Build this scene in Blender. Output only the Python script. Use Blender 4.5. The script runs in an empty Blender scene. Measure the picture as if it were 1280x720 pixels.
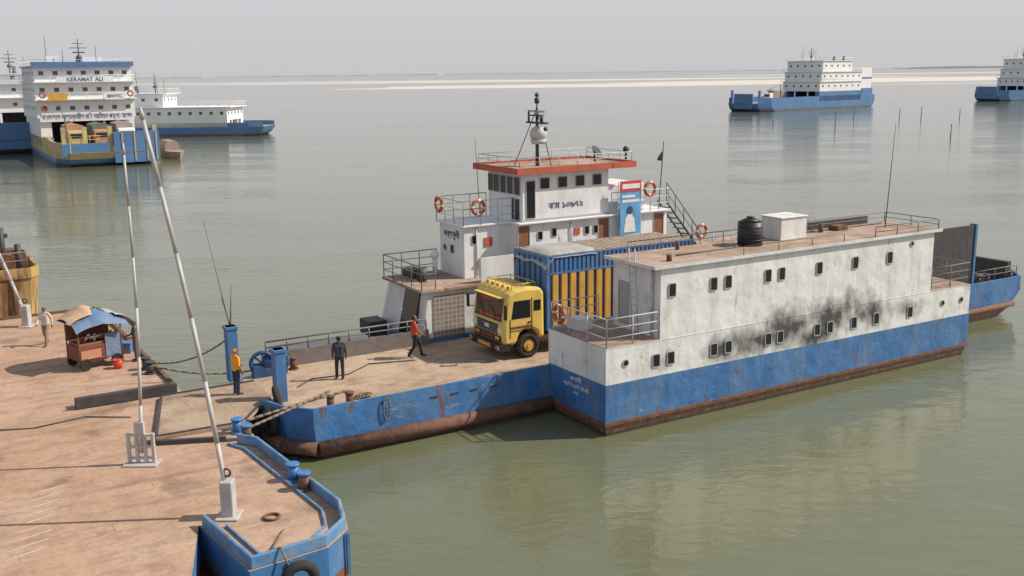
import bpy, math, random
from mathutils import Vector, Matrix
random.seed(7)
SC=bpy.context.scene
COL=SC.collection
PI=math.pi
# ------------------------------------------------------------------ materials
class NT:
    def __init__(s,name):
        s.m=bpy.data.materials.new(name);s.m.use_nodes=True;s.t=s.m.node_tree
        s.b=s.t.nodes['Principled BSDF'];s.out=s.t.nodes['Material Output']
        s.tc=s.t.nodes.new('ShaderNodeTexCoord')
    def n(s,ty,**k):
        o=s.t.nodes.new(ty)
        for a,b in k.items(): setattr(o,a,b)
        return o
    def l(s,a,b): s.t.links.new(a,b)
    def mp(s,scale=(1,1,1),rot=(0,0,0),loc=(0,0,0)):
        o=s.n('ShaderNodeMapping');o.inputs['Scale'].default_value=scale;o.inputs['Rotation'].default_value=rot;o.inputs['Location'].default_value=loc
        s.l(s.tc.outputs['Object'],o.inputs['Vector']);return o.outputs[0]
    def noise(s,scale,detail=4,rough=.55,vec=None,dist=0):
        o=s.n('ShaderNodeTexNoise');o.inputs['Scale'].default_value=scale;o.inputs['Detail'].default_value=detail
        o.inputs['Roughness'].default_value=rough;o.inputs['Distortion'].default_value=dist
        s.l(vec or s.tc.outputs['Object'],o.inputs['Vector']);return o.outputs['Fac']
    def rng(s,v,a,b,c=0,d=1):
        o=s.n('ShaderNodeMapRange');s.l(v,o.inputs[0])
        for i,x in enumerate((a,b,c,d)): o.inputs[i+1].default_value=x
        return o.outputs[0]
    def math(s,op,a,b=None):
        o=s.n('ShaderNodeMath',operation=op)
        for i,x in enumerate((a,b)):
            if x is None: continue
            if isinstance(x,(int,float)): o.inputs[i].default_value=x
            else: s.l(x,o.inputs[i])
        return o.outputs[0]
    def mix(s,f,a,b,bt='MIX'):
        o=s.n('ShaderNodeMix',data_type='RGBA',blend_type=bt)
        if isinstance(f,(int,float)): o.inputs[0].default_value=f
        else: s.l(f,o.inputs[0])
        for i,x in ((6,a),(7,b)):
            if isinstance(x,tuple): o.inputs[i].default_value=(*x,1)
            else: s.l(x,o.inputs[i])
        return o.outputs[2]
    def scale(s,c,v):
        o=s.n('ShaderNodeVectorMath',operation='SCALE')
        if isinstance(c,tuple): o.inputs[0].default_value=c
        else: s.l(c,o.inputs[0])
        s.l(v,o.inputs['Scale']);return o.outputs[0]
    def bump(s,h,dist,strength=1,prev=None):
        o=s.n('ShaderNodeBump');o.inputs['Distance'].default_value=dist;o.inputs['Strength'].default_value=strength
        s.l(h,o.inputs['Height'])
        if prev: s.l(prev,o.inputs['Normal'])
        return o.outputs[0]
    def fin(s,c,rough=.6,metal=0,nrm=None,spec=None):
        if isinstance(c,tuple): s.b.inputs['Base Color'].default_value=(*c,1)
        else: s.l(c,s.b.inputs['Base Color'])
        if isinstance(rough,(int,float)): s.b.inputs['Roughness'].default_value=rough
        else: s.l(rough,s.b.inputs['Roughness'])
        s.b.inputs['Metallic'].default_value=metal
        if spec is not None: s.b.inputs['Specular IOR Level'].default_value=spec
        if nrm: s.l(nrm,s.b.inputs['Normal'])
        return s.m
RUST=(.18,.075,.04)
def M(name,col,rough=.6,var=.12,vs=1.5,rust=0,rs=2.,rustcol=RUST,streak=True,bump=0,bs=6,metal=0,dirt=0,dirtcol=(.12,.10,.08),spec=None):
    t=NT(name)
    c=t.scale(col,t.rng(t.noise(vs,4),.25,.75,1-var,1+var))
    if dirt:
        v=t.mp((1,1,.35) if streak else (1,1,1))
        c=t.mix(t.rng(t.noise(rs*.6,5,.6,v),.42,.75,0,dirt),c,dirtcol)
    if rust:
        v=t.mp((1,1,.22) if streak else (1,1,1),loc=(3,5,7))
        th=.74-.32*rust
        c=t.mix(t.rng(t.noise(rs,7,.68,v),th,th+.09,0,.9),c,rustcol)
    nr=None
    if bump: nr=t.bump(t.noise(bs,3),bump)
    return t.fin(c,rough,metal,nr,spec)
m_white=M('white_paint',(.72,.73,.72),.5,.06,.8,rust=.40,rs=2.2,dirt=.5,dirtcol=(.32,.28,.24),bump=.03,bs=1.6)
m_white2=M('white_paint_clean',(.80,.81,.81),.5,.05,.8,rust=.34,rs=2.5,dirt=.4,dirtcol=(.38,.35,.31),bump=.018,bs=1.8)
m_blue=M('blue_paint',(.045,.16,.37),.5,.2,1.2,rust=.45,rs=2.0,dirt=.55,dirtcol=(.19,.26,.33),bump=.02,bs=1.8)
m_bluedark=M('dark_blue_gear_paint',(.02,.08,.20),.5,.25,2.5,rust=.45,rs=3)
m_blueworn=M('worn_light_blue_paint',(.08,.22,.43),.55,.25,2.5,rust=.55,rs=3.2,rustcol=(.22,.13,.09),dirt=.8,dirtcol=(.26,.34,.42),streak=False,bump=.015,bs=3)
m_blue2=M('blue_bollard_paint',(.05,.19,.44),.5,.2,2,rust=.45,rs=5)
m_rust=M('rusted_steel',(.16,.08,.052),.85,.35,3,rust=.5,rs=4,rustcol=(.08,.045,.033),bump=.03,bs=5,streak=False)
m_dark=M('dark_steel',(.05,.05,.055),.6,.3,3,rust=.45,rs=4)
m_rail=M('rail_paint',(.50,.51,.51),.5,.15,3,rust=.5,rs=6,streak=False)
m_raildark=M('rail_dark',(.17,.15,.14),.6,.2,3,rust=.5,rs=6,streak=False)
m_brown=M('brown_deck_top',(.33,.23,.17),.85,.25,.9,rust=.5,rs=1.5,streak=False,dirt=.6,dirtcol=(.48,.40,.33))
m_red=M('red_trim',(.50,.10,.055),.55,.2,2,rust=.45,rs=4,dirt=.4,dirtcol=(.3,.16,.12))
m_door=M('wooden_brown',(.24,.10,.05),.6,.2,4)
m_glass=M('dark_glass',(.014,.016,.018),.2,.2,2)
m_wglass=M('windscreen_glass',(.025,.032,.036),.06,.3,3,spec=.7)
m_frame=M('grey_frame',(.36,.37,.37),.5,.1,3,rust=.35,rs=6)
m_black=M('black_plastic',(.02,.02,.022),.5,.2,3)
m_rubber=M('rubber',(.025,.024,.022),.85,.25,6)
m_orange=M('lifebuoy_orange',(.42,.11,.045),.6,.15,5)
m_lw=M('lifebuoy_white',(.70,.70,.66),.5,.05,5)
m_rope=M('rope_fibre',(.22,.17,.12),.9,.3,14)
m_yellow=M('truck_yellow',(.74,.54,.11),.45,.08,2,dirt=.6,rs=3,dirtcol=(.40,.30,.16))
m_cyellow=M('cargo_yellow',(.68,.38,.06),.55,.12,2,dirt=.5,rs=3,dirtcol=(.33,.20,.09))
m_cblue=M('cargo_blue',(.06,.17,.37),.55,.15,2,dirt=.5,rs=3,rust=.3,dirtcol=(.24,.26,.28))
m_ctop=M('cargo_roof',(.40,.31,.24),.85,.25,2,rust=.35,rs=2,streak=False)
m_tarpgrey=M('grey_tarp',(.40,.39,.37),.85,.2,2,dirt=.5,rs=2,dirtcol=(.25,.22,.2),bump=.03,bs=4)
m_poster=M('poster_blue',(.12,.36,.62),.6,.3,2.5)
m_posterw=M('poster_white',(.75,.76,.76),.6,.1,3)
m_pred=M('poster_red',(.55,.06,.05),.6,.1,3)
m_ink=M('dark_blue_ink',(.05,.06,.17),.6,.05,2,rust=.3,rs=4,rustcol=(.5,.5,.5))
m_finkk=M('faded_blue_ink',(.14,.17,.30),.6,.05,.5)
m_inkw=M('white_ink',(.68,.68,.68),.6,.05,2)
m_steelw=M('pale_pole_paint',(.44,.43,.42),.5,.2,2,rust=.35,rs=4)
m_ochre=M('ochre_rusty_hull',(.50,.33,.11),.7,.25,.6,rust=.75,rs=1.1,dirt=.5,dirtcol=(.2,.13,.08))
m_fyellow=M('far_yellow_paint',(.58,.45,.18),.6,.2,.4,rust=.5,rs=.5,rustcol=(.24,.19,.16),dirt=.6,dirtcol=(.16,.26,.40),streak=False)  # far set: base colours paled to carry distance haze
m_fwhite=M('far_white_paint',(.80,.81,.82),.6,.05,.2,rust=.25,rs=.6,rustcol=(.45,.37,.33),dirt=.2,dirtcol=(.45,.45,.45))
m_fblue=M('far_hazed_blue_paint',(.09,.20,.40),.5,.15,.3,rust=.35,rs=.6,rustcol=(.22,.18,.17))  # distance haze is mixed into this blue, making it paler and greyer
m_fdark=M('far_hazed_dark',(.11,.115,.13),.7,.2,.5)  # dark tone lifted, with distance haze put into the colour
m_fbrown=M('far_brown',(.33,.27,.24),.8,.2,.4)
m_forange=M('far_orange',(.48,.24,.14),.7,.2,.4)
m_skin=M('skin',(.20,.10,.06),.55,.05,5)
m_hair=M('hair',(.012,.010,.009),.7,.1,5)
m_tan=M('tan_cloth',(.50,.34,.22),.9,.15,3,bump=.02,bs=8)
m_bluetarp=M('blue_tarp',(.10,.19,.34),.7,.2,3,bump=.03,bs=6,dirt=.5,dirtcol=(.3,.3,.3))
m_kred=M('kiosk_red',(.20,.045,.03),.6,.3,4,dirt=.4,rs=3)
m_bucket=M('bucket_red',(.60,.06,.03),.4,.08,4)
m_sand=M('river_sand',(.60,.55,.49),.95,.08,.02)
m_sand2=M('wet_sand',(.50,.48,.46),.9,.10,.02)
m_shore=M('hazy_shore',(.80,.80,.82),1,.03,.002)  # near-white tint: distance haze is put into the shore colour
m_haul=M('green_tarp',(.14,.18,.15),.85,.2,2)
def cloth(n,c): return M(n,c,.9,.12,6,bump=.01,bs=15)
def sooty():
    t=NT('white_paint_with_soot')
    c=t.scale((.76,.765,.755),t.rng(t.noise(.7,4),.25,.75,.94,1.04))
    c=t.mix(t.rng(t.noise(1.3,7,.62,t.mp((1,1,.18))),.48,.82,0,.55),c,(.38,.33,.28))
    c=t.mix(t.rng(t.noise(5,6,.65,t.mp((1.4,1,.07),loc=(8,1,1))),.57,.77,0,.55),c,(.30,.20,.14))
    v=t.mp((1,1,.2),loc=(3,5,7))
    c=t.mix(t.rng(t.noise(2.6,8,.7,v),.61,.685,0,.85),c,RUST)
    acc=None
    for (x,z,rx,rz,a) in ((8.6,2.75,2.2,1.0,1.0),(11.2,2.9,2.4,1.1,1.0),(6.9,2.5,1.7,.7,.9),(5.2,2.4,1.3,.6,.85),(13.4,2.7,1.7,.8,.85),(10.0,2.2,2.2,.7,1.0),(15.6,2.5,1.1,.5,.65),(2.5,2.4,1.0,.5,.45)):
        mp=t.mp((1/rx,0,1/rz),loc=(-x/rx,0,-z/rz))
        ln=t.n('ShaderNodeVectorMath',operation='LENGTH');t.l(mp,ln.inputs[0])
        g=t.rng(ln.outputs['Value'],.0,1.2,a,0)
        acc=g if acc is None else t.math('MAXIMUM',acc,g)
    nz=t.noise(1.3,8,.62,t.mp((1,1,.8),loc=(1,2,3)))
    f=t.rng(t.math('ADD',t.math('MULTIPLY',acc,.55),nz),.58,.96,0,.96)
    c=t.mix(f,c,(.045,.043,.042))
    nr=t.bump(t.noise(1.1,3,.45),.07)
    nr=t.bump(t.noise(4,3,.5),.006,prev=nr)
    return t.fin(c,.45,0,nr)
m_soot=sooty()
def hullmat():
    t=NT('blue_hull_band')
    sx=t.n('ShaderNodeSeparateXYZ');t.l(t.tc.outputs['Object'],sx.inputs[0])
    c=t.scale((.04,.15,.37),t.rng(t.noise(1.0,5),.25,.75,.75,1.3))
    c=t.mix(t.rng(t.noise(1.4,7,.6,t.mp((1,1,.3))),.40,.72,0,.65),c,(.15,.23,.33))
    c=t.mix(t.rng(t.noise(3.0,8,.7,t.mp((.5,.5,1.6),loc=(7,2,1))),.60,.71,0,.65),c,(.42,.46,.50))
    c=t.mix(t.rng(t.noise(2.2,8,.68,t.mp((1,1,.3),loc=(3,5,7))),.58,.65,0,.9),c,RUST)
    z=t.math('ADD',sx.outputs[2],t.math('MULTIPLY',t.noise(2.5,8,.6),.28))
    c=t.mix(t.rng(z,.56,.66,1,0),c,t.scale((.20,.10,.068),t.rng(t.noise(4,7),.3,.7,.5,1.35)))
    c=t.mix(t.rng(z,.24,.34,.85,0),c,(.045,.04,.03))
    nr=t.bump(t.noise(1.2,4),.08)
    return t.fin(c,.45,0,nr)
m_hull=hullmat()
def deckmat(name,base,light,dark,plate=(2.4,1.2),seam=.35):
    t=NT(name)
    c=t.mix(t.rng(t.noise(.30,6,.6),.3,.7),base,light)
    c=t.mix(t.rng(t.noise(1.6,7,.65,t.mp((.6,1,1))),.47,.72,0,.7),c,dark)
    c=t.mix(t.rng(t.noise(6,6,.65),.42,.75,0,.45),c,dark)
    b=t.n('ShaderNodeTexBrick');t.l(t.tc.outputs['Object'],b.inputs['Vector'])
    b.inputs['Scale'].default_value=1;b.inputs['Brick Width'].default_value=plate[0];b.inputs['Row Height'].default_value=plate[1]
    b.inputs['Mortar Size'].default_value=.022;b.inputs['Mortar Smooth'].default_value=.8
    b.inputs['Color1'].default_value=(.97,.97,.97,1);b.inputs['Color2'].default_value=(1.02,1.02,1.02,1);b.inputs['Mortar'].default_value=(1,1,1,1)
    c=t.mix(1.0,c,b.outputs['Color'],'MULTIPLY')
    f=t.math('MULTIPLY',b.outputs['Fac'],t.rng(t.noise(.7,5),.44,.64,0,1))
    c=t.mix(t.math('MULTIPLY',f,seam),c,(.14,.09,.065))
    # tyre tracks / grime dragged along the traffic direction
    c=t.mix(t.rng(t.noise(1.0,6,.6,t.mp((.12,1.6,1),rot=(0,0,.12),loc=(9,2,0))),.54,.74,0,.5),c,(.14,.095,.07))
    c=t.mix(t.rng(t.noise(.5,3,.5,t.mp((1,1,1),loc=(4,7,0))),.62,.69,0,.5),c,(.15,.105,.08))
    c=t.mix(t.rng(t.noise(.22,4,.6,t.mp((1,1,1),loc=(1,3,0))),.55,.72,0,.5),c,light)
    nr=t.bump(t.noise(1.1,4),.05);nr=t.bump(t.noise(22,3),.006,prev=nr)
    return t.fin(c,.9,0,nr,.3)
m_pdeck=deckmat('pontoon_deck_steel',(.42,.26,.17),(.52,.365,.265),(.24,.145,.10),(1.5,.6),.5)
m_fdeck=deckmat('ferry_deck_steel',(.42,.30,.20),(.52,.40,.30),(.20,.135,.095),(1.6,1.0),.55)
m_ramp=deckmat('ramp_plate_steel',(.34,.24,.17),(.46,.35,.26),(.17,.11,.08),(.62,4.0),.9)
def lattice():
    t=NT('mesh_screen_wall')
    b=t.n('ShaderNodeTexBrick');t.l(t.mp((1,1,1),rot=(PI/2,0,0)),b.inputs['Vector'])
    b.inputs['Scale'].default_value=1;b.inputs['Brick Width'].default_value=.2;b.inputs['Row Height'].default_value=.2;b.inputs['Mortar Size'].default_value=.03;b.offset=0
    b.inputs['Color1'].default_value=(.26,.22,.20,1);b.inputs['Color2'].default_value=(.18,.15,.13,1);b.inputs['Mortar'].default_value=(.36,.32,.29,1)
    return t.fin(b.outputs['Color'],.8)
m_lattice=lattice()
def watermat():
    t=NT('river_water')
    g=t.n('ShaderNodeNewGeometry')
    def nz(scale,st,rot,detail=3,r=.55):
        mp=t.n('ShaderNodeMapping');mp.inputs['Scale'].default_value=st;mp.inputs['Rotation'].default_value=(0,0,rot)
        t.l(g.outputs['Position'],mp.inputs['Vector'])
        return t.noise(scale,detail,r,mp.outputs[0],.6)
    c=t.mix(t.rng(nz(.02,(1,2.5,1),.2,4),.35,.65),(.120,.130,.066),(.145,.155,.088))
    amp=t.rng(nz(.035,(1,2.8,1),.3,4),.38,.62,.25,1)
    h=t.math('MULTIPLY',nz(.9,(1,1.9,1),.25,4),amp)
    nr=t.bump(h,.042)
    nr=t.bump(nz(.2,(1,1.8,1),-.15,3),.04,prev=nr)
    nr=t.bump(t.math('MULTIPLY',nz(3.5,(1,1.6,1),.5,2),amp),.009,prev=nr)
    m=t.fin(c,.06,0,nr)
    t.b.inputs['IOR'].default_value=1.6
    return m
m_water=watermat()
# ------------------------------------------------------------------ mesh builder
class MB:
    def __init__(s): s.v=[];s.f=[];s.m=[];s.s=[]
    def add(s,vs,fs,mi=0,sm=False):
        o=len(s.v);s.v+= [tuple(v) for v in vs]
        for f in fs: s.f.append([o+i for i in f]);s.m.append(mi);s.s.append(sm)
        return s
    def box(s,x0,x1,y0,y1,z0,z1,mi=0):
        vs=[(x,y,z) for z in (z0,z1) for y in (y0,y1) for x in (x0,x1)]
        return s.add(vs,[(0,2,3,1),(4,5,7,6),(0,1,5,4),(2,6,7,3),(0,4,6,2),(1,3,7,5)],mi)
    def loft(s,levels,mis=None,cap=(True,True),capm=None):
        n=len(levels[0][1]);vs=[(p[0],p[1],z) for z,P in levels for p in P];
        o=len(s.v);s.v+=vs
        mis=mis or [0]*(len(levels)-1)
        for k in range(len(levels)-1):
            for i in range(n):
                j=(i+1)%n;s.f.append([o+k*n+i,o+k*n+j,o+(k+1)*n+j,o+(k+1)*n+i]);s.m.append(mis[k]);s.s.append(False)
        if cap[0]: s.f.append([o+i for i in range(n)][::-1]);s.m.append(mis[0]);s.s.append(False)
        if cap[1]: s.f.append([o+(len(levels)-1)*n+i for i in range(n)]);s.m.append(mis[-1] if capm is None else capm);s.s.append(False)
        return s
    def prism(s,P,z0,z1,mi=0): return s.loft([(z0,P),(z1,P)],[mi])
    def prismy(s,P,y0,y1,mi=0):
        n=len(P);vs=[(p[0],y0,p[1]) for p in P]+[(p[0],y1,p[1]) for p in P]
        fs=[(i,(i+1)%n,n+(i+1)%n,n+i) for i in range(n)]+[tuple(range(n))[::-1],tuple(range(n,2*n))]
        return s.add(vs,fs,mi)
    def prismx(s,P,x0,x1,mi=0):
        n=len(P);vs=[(x0,p[0],p[1]) for p in P]+[(x1,p[0],p[1]) for p in P]
        fs=[(i,(i+1)%n,n+(i+1)%n,n+i) for i in range(n)]+[tuple(range(n))[::-1],tuple(range(n,2*n))]
        return s.add(vs,fs,mi)
    def tube(s,a,b,r,mi=0,n=8,r2=None,sm=True,caps=True):
        a=Vector(a);b=Vector(b);d=(b-a)
        if d.length<1e-6: return s
        d.normalize();q=d.to_track_quat('Z','Y');r2=r if r2 is None else r2
        vs=[]
        for P,R in ((a,r),(b,r2)):
            for i in range(n):
                t=2*PI*i/n;vs.append(P+q@Vector((R*math.cos(t),R*math.sin(t),0)))
        o=len(s.v);s.v+=[tuple(v) for v in vs]
        for i in range(n): s.f.append([o+i,o+(i+1)%n,o+n+(i+1)%n,o+n+i]);s.m.append(mi);s.s.append(sm)
        if caps:
            s.f.append([o+i for i in range(n)][::-1]);s.f.append([o+n+i for i in range(n)]);s.m+=[mi,mi];s.s+=[False,False]
        return s
    def path(s,pts,r,mi=0,n=6):
        for a,b in zip(pts,pts[1:]): s.tube(a,b,r,mi,n)
        return s
    def torus(s,c,R,r,axis=(0,0,1),mi=0,N=24,n=8,alt=None):
        q=Vector(axis).to_track_quat('Z','Y');c=Vector(c);o=len(s.v)
        for i in range(N):
            t=2*PI*i/N
            for j in range(n):
                u=2*PI*j/n;s.v.append(tuple(c+q@Vector(((R+r*math.cos(u))*math.cos(t),(R+r*math.cos(u))*math.sin(t),r*math.sin(u)))))
        for i in range(N):
            for j in range(n):
                s.f.append([o+i*n+j,o+((i+1)%N)*n+j,o+((i+1)%N)*n+(j+1)%n,o+i*n+(j+1)%n])
                s.m.append(mi if alt is None or (i%(N//4))>0 else alt);s.s.append(True)
        return s
    def ball(s,c,r,mi=0,N=16,n=10,half=False):
        rx,ry,rz=(r,r,r) if isinstance(r,(int,float)) else r
        o=len(s.v);K=n
        for k in range(K+1):
            ph=-PI/2+PI*k/K
            if half: ph=PI/2*k/K
            for i in range(N):
                t=2*PI*i/N;s.v.append((c[0]+rx*math.cos(ph)*math.cos(t),c[1]+ry*math.cos(ph)*math.sin(t),c[2]+rz*math.sin(ph)))
        for k in range(K):
            for i in range(N): s.f.append([o+k*N+i,o+k*N+(i+1)%N,o+(k+1)*N+(i+1)%N,o+(k+1)*N+i]);s.m.append(mi);s.s.append(True)
        return s
    def ribbon(s,pts,w,z0,z1,mi=0,closed=False):
        P=[Vector(p) for p in pts];n=len(P);L=[];R=[]
        for i in range(n):
            a=P[i]-P[i-1] if (i>0 or closed) else P[i+1]-P[i]
            b=P[(i+1)%n]-P[i] if (i<n-1 or closed) else P[i]-P[i-1]
            a.normalize();b.normalize();na=Vector((-a.y,a.x));nb=Vector((-b.y,b.x));m=(na+nb)
            m=m/max(.3,m.length_squared)*2
            L.append(P[i]+m*w/2);R.append(P[i]-m*w/2)
        z0=z0 if isinstance(z0,list) else [z0]*n;z1=z1 if isinstance(z1,list) else [z1]*n
        o=len(s.v)
        for i in range(n): s.v+=[(L[i].x,L[i].y,z0[i]),(R[i].x,R[i].y,z0[i]),(R[i].x,R[i].y,z1[i]),(L[i].x,L[i].y,z1[i])]
        for i in range(n if closed else n-1):
            j=(i+1)%n
            for a,b in ((0,1),(1,2),(2,3),(3,0)): s.f.append([o+i*4+a,o+i*4+b,o+j*4+b,o+j*4+a]);s.m.append(mi);s.s.append(False)
        if not closed:
            s.f.append([o,o+1,o+2,o+3]);s.f.append([o+(n-1)*4+k for k in (3,2,1,0)]);s.m+=[mi,mi];s.s+=[False,False]
        return s
    def rail(s,pts,h,r=.025,nr=3,sp=1.3,mi=0):
        P=[Vector(p) for p in pts]
        for a,b in zip(P,P[1:]):
            for k in range(1,nr+1):
                o=Vector((0,0,h*k/nr));s.tube(a+o,b+o,r if k==nr else r*.75,mi,6)
            m=max(1,round((b-a).length/sp))
            for i in range(m+1):
                q=a.lerp(b,i/m);s.tube(q,q+Vector((0,0,h)),r,mi,6)
        return s
    def out(s,name,parent,mats,bevel=0,label=None,loc=None,rz=None):
        me=bpy.data.meshes.new(name);me.from_pydata(s.v,[],s.f)
        if not isinstance(mats,(list,tuple)): mats=[mats]
        for m in mats: me.materials.append(m)
        me.polygons.foreach_set('material_index',[min(i,len(mats)-1) for i in s.m]);me.polygons.foreach_set('use_smooth',s.s)
        me.update()
        import bmesh
        bm=bmesh.new();bm.from_mesh(me);bmesh.ops.recalc_face_normals(bm,faces=bm.faces);bm.to_mesh(me);bm.free()
        o=bpy.data.objects.new(name,me);COL.objects.link(o)
        if parent: o.parent=parent
        if loc: o.location=loc
        if rz: o.rotation_euler=(0,0,rz)
        if bevel:
            b=o.modifiers.new('bevel','BEVEL');b.width=bevel;b.segments=2;b.limit_method='ANGLE';b.angle_limit=.6
        if label: o['label']=label
        return o
def multi(name,parent,mats,lst,**k):
    for b in lst: b.out(name,parent,mats,**k)
FA=math.atan2(.515,.857);CA,SA=math.cos(FA),math.sin(FA);AX,AY=3.19,34.4
def W(s,t,z=0): return (AX+s*CA-t*SA,AY+s*SA+t*CA,z)
def root(name,label,cat,loc,rz=0,group=None):
    o=bpy.data.objects.new(name,None);COL.objects.link(o);o.location=loc;o.rotation_euler=(0,0,rz);o.empty_display_size=.3
    o['label']=label;o['category']=cat
    if group:o['group']=group
    return o
def tag(o,label=None,cat=None,group=None,kind=None):
    if label:o['label']=label
    if cat:o['category']=cat
    if group:o['group']=group
    if kind:o['kind']=kind
    return o
_wc={}
def rr(w,h,r,k=3):
    P=[]
    for cx,cz,a0 in ((w/2-r,h/2-r,0),(-w/2+r,h/2-r,PI/2),(-w/2+r,-h/2+r,PI),(w/2-r,-h/2+r,1.5*PI)):
        for i in range(k+1):
            a=a0+PI/2*i/k;P.append((cx+r*math.cos(a),cz+r*math.sin(a)))
    return P
def window(parent,x,y,z,rz,w,h,r=None,glass=None,frame=None,fw=.035,name='window',dep=.03):
    key=(round(w,2),round(h,2),r,glass and glass.name,frame and frame.name,fw)
    if key not in _wc:
        r=min(w,h)*.22 if r is None else r
        o=rr(w,h,r);i=rr(w-2*fw,h-2*fw,max(.01,r-fw));n=len(o);b=MB()
        vs=[(p[0],.0,p[1]) for p in o]+[(p[0],-dep,p[1]) for p in o]+[(p[0],-dep,p[1]) for p in i]+[(p[0],-.006,p[1]) for p in i]
        fs=[]
        for k in range(3):
            for j in range(n): fs.append((k*n+j,k*n+(j+1)%n,(k+1)*n+(j+1)%n,(k+1)*n+j))
        b.add(vs,fs,1);b.add([vs[3*n+j] for j in range(n)],[tuple(range(n))],0)
        ob=b.out(name,parent,[glass or m_glass,frame or m_frame],loc=(x,y,z),rz=rz);_wc[key]=ob.data;return ob
    ob=bpy.data.objects.new(name,_wc[key]);COL.objects.link(ob);ob.parent=parent;ob.location=(x,y,z);ob.rotation_euler=(0,0,rz);return ob
def text(parent,body,loc,rz,size,mat,name='lettering',sx=1):
    c=bpy.data.curves.new(name,'FONT');c.body=body;c.size=size;c.align_x='CENTER';c.align_y='CENTER';c.extrude=.004;c.offset=size*.006
    t=bpy.data.objects.new('tmp',c);COL.objects.link(t)
    dg=bpy.context.evaluated_depsgraph_get();me=bpy.data.meshes.new_from_object(t.evaluated_get(dg))
    bpy.data.objects.remove(t);me.materials.clear();me.materials.append(mat)
    o=bpy.data.objects.new(name,me);COL.objects.link(o);o.parent=parent;o.location=loc;o.rotation_euler=(PI/2,0,rz);o.scale=(sx,1,1)
    return o
def lifebuoy(parent,x,y,z,ax=(0,1,0)):
    return MB().torus((x,y,z),.30,.08,ax,0,24,8,alt=1).out('lifebuoy',parent,[m_orange,m_lw])
RY=-PI/2 # outward -x
# ------------------------------------------------------------------ setting
w=MB();S=40000
w.add([(-S,-S,0),(S,-S,0),(S,S,0),(-S,S,0)],[(0,1,2,3)])
tag(w.out('water',None,m_water),kind='structure')
def bank(name,pts,z,mat):
    b=MB();c=Vector((sum(p[0] for p in pts)/len(pts),sum(p[1] for p in pts)/len(pts)))
    ins=[tuple(c+(Vector(p)-c)*.93) for p in pts]
    b.loft([(-.3,pts),(.12,ins),(z,[tuple(c+(Vector(p)-c)*.8) for p in pts])])
    return tag(b.out(name,None,mat),kind='structure')
def blob(cx,cy,rx,ry,n=44,rot=0,seed=1):
    rnd=random.Random(seed);ph=[rnd.random()*6 for _ in range(4)];P=[]
    for i in range(n):
        a=2*PI*i/n;k=1+.14*math.sin(3*a+ph[0])+.1*math.sin(5*a+ph[1])+.05*math.sin(11*a+ph[2])
        x=rx*k*math.cos(a);y=ry*k*math.sin(a)
        P.append((cx+x*math.cos(rot)-y*math.sin(rot),cy+x*math.sin(rot)+y*math.cos(rot)))
    return P
bank('sandbank',blob(150,960,330,95,rot=.16,seed=3),.4,m_sand)
bank('sandbank',blob(480,1150,330,120,rot=.12,seed=5),.5,m_sand)
bank('sandbank',blob(-420,1750,420,110,rot=0,seed=9),.5,m_sand2)
bank('sandbank',blob(330,800,60,12,rot=.2,seed=11),.2,m_sand2)
bank('sandbank',blob(60,1500,500,90,rot=.03,seed=12),.5,m_sand)
bank('sandbank',blob(900,2100,600,150,rot=.03,seed=14),.6,m_sand2)
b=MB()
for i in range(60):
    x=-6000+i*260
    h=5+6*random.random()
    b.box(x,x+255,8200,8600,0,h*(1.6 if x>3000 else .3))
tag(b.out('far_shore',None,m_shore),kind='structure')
# ------------------------------------------------------------------ pontoon
PR=root('pontoon','rusty brown steel landing pontoon with blue coaming moored beside ferry','pontoon',W(0,0,0),FA)
OUT=[(-44,25.8),(-12.1,25.8),(-12.1,4.2),(-11.3,4.2),(-11.35,3.0),(-11.15,-3.7),(-11.5,-4.8),(-12.3,-5.5),(-14.3,-5.7),(-14.62,-2.5),(-15.9,-6.5),(-17.2,-11),(-44,-11)]
OUT=OUT[::-1]
MB().loft([(-.7,OUT),(.45,OUT),(1.296,OUT)],[1,0]).out('pontoon_hull',PR,[m_blue,m_rust])
b=MB();b.add([(x,y,1.30) for x,y in OUT],[tuple(range(len(OUT)))]);b.out('deck',PR,m_pdeck)
MB().ribbon([(-12.0,2.9),(-11.58,2.3),(-11.25,-3.6),(-11.58,-4.72),(-12.33,-5.40),(-14.2,-5.6),(-14.52,-2.6)],.10,1.302,1.62).out('coaming',PR,m_blueworn,bevel=.03,label='worn light blue coaming round the pontoon corner')
MB().ribbon([(-12.3,2.9),(-12.0,2.2),(-11.66,-3.4),(-11.92,-4.35),(-12.55,-4.95),(-13.85,-5.1),(-14.05,-3.0)],.05,1.303,1.38).out('inner_coaming',PR,m_blueworn)
b=MB()
for (x,y),(nx,ny) in (((-11.2,1.2),(1,0)),((-11.2,-1.4),(1,0)),((-11.6,-5.0),(.7,-.7)),((-13.3,-5.66),(0,-1))):
    b.box(x-.04,x+.04,y-.04,y+.04,.2,1.3)
tag(b.out('hull_rib',PR,m_blue),kind='stuff')
MB().box(-15.7,-12.35,9.25,9.7,1.303,1.62).box(-15.75,-12.3,9.17,9.25,1.303,1.72).out('fender_beam',PR,m_dark,bevel=.04)
MB().ribbon([(-14.6,4.3),(-12.25,3.3)],.14,1.304,1.46).out('kerb',PR,m_dark)
multi('edge_bar',PR,m_rust,[MB().ribbon([(-12.2,25.5),(-12.2,10.2)],.14,1.304,1.42),MB().ribbon([(-43,25.7),(-12.3,25.7)],.14,1.304,1.42)])
b=MB()
for i in range(9):
    t=-2.2+i*.5;x=-19.6+.12*i
    b.tube((x,t,1.303),(x+1.5,t+.45,1.303),.010,0,5)
tag(b.out('anti_skid_bar',PR,m_steelw),kind='stuff')
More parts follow.
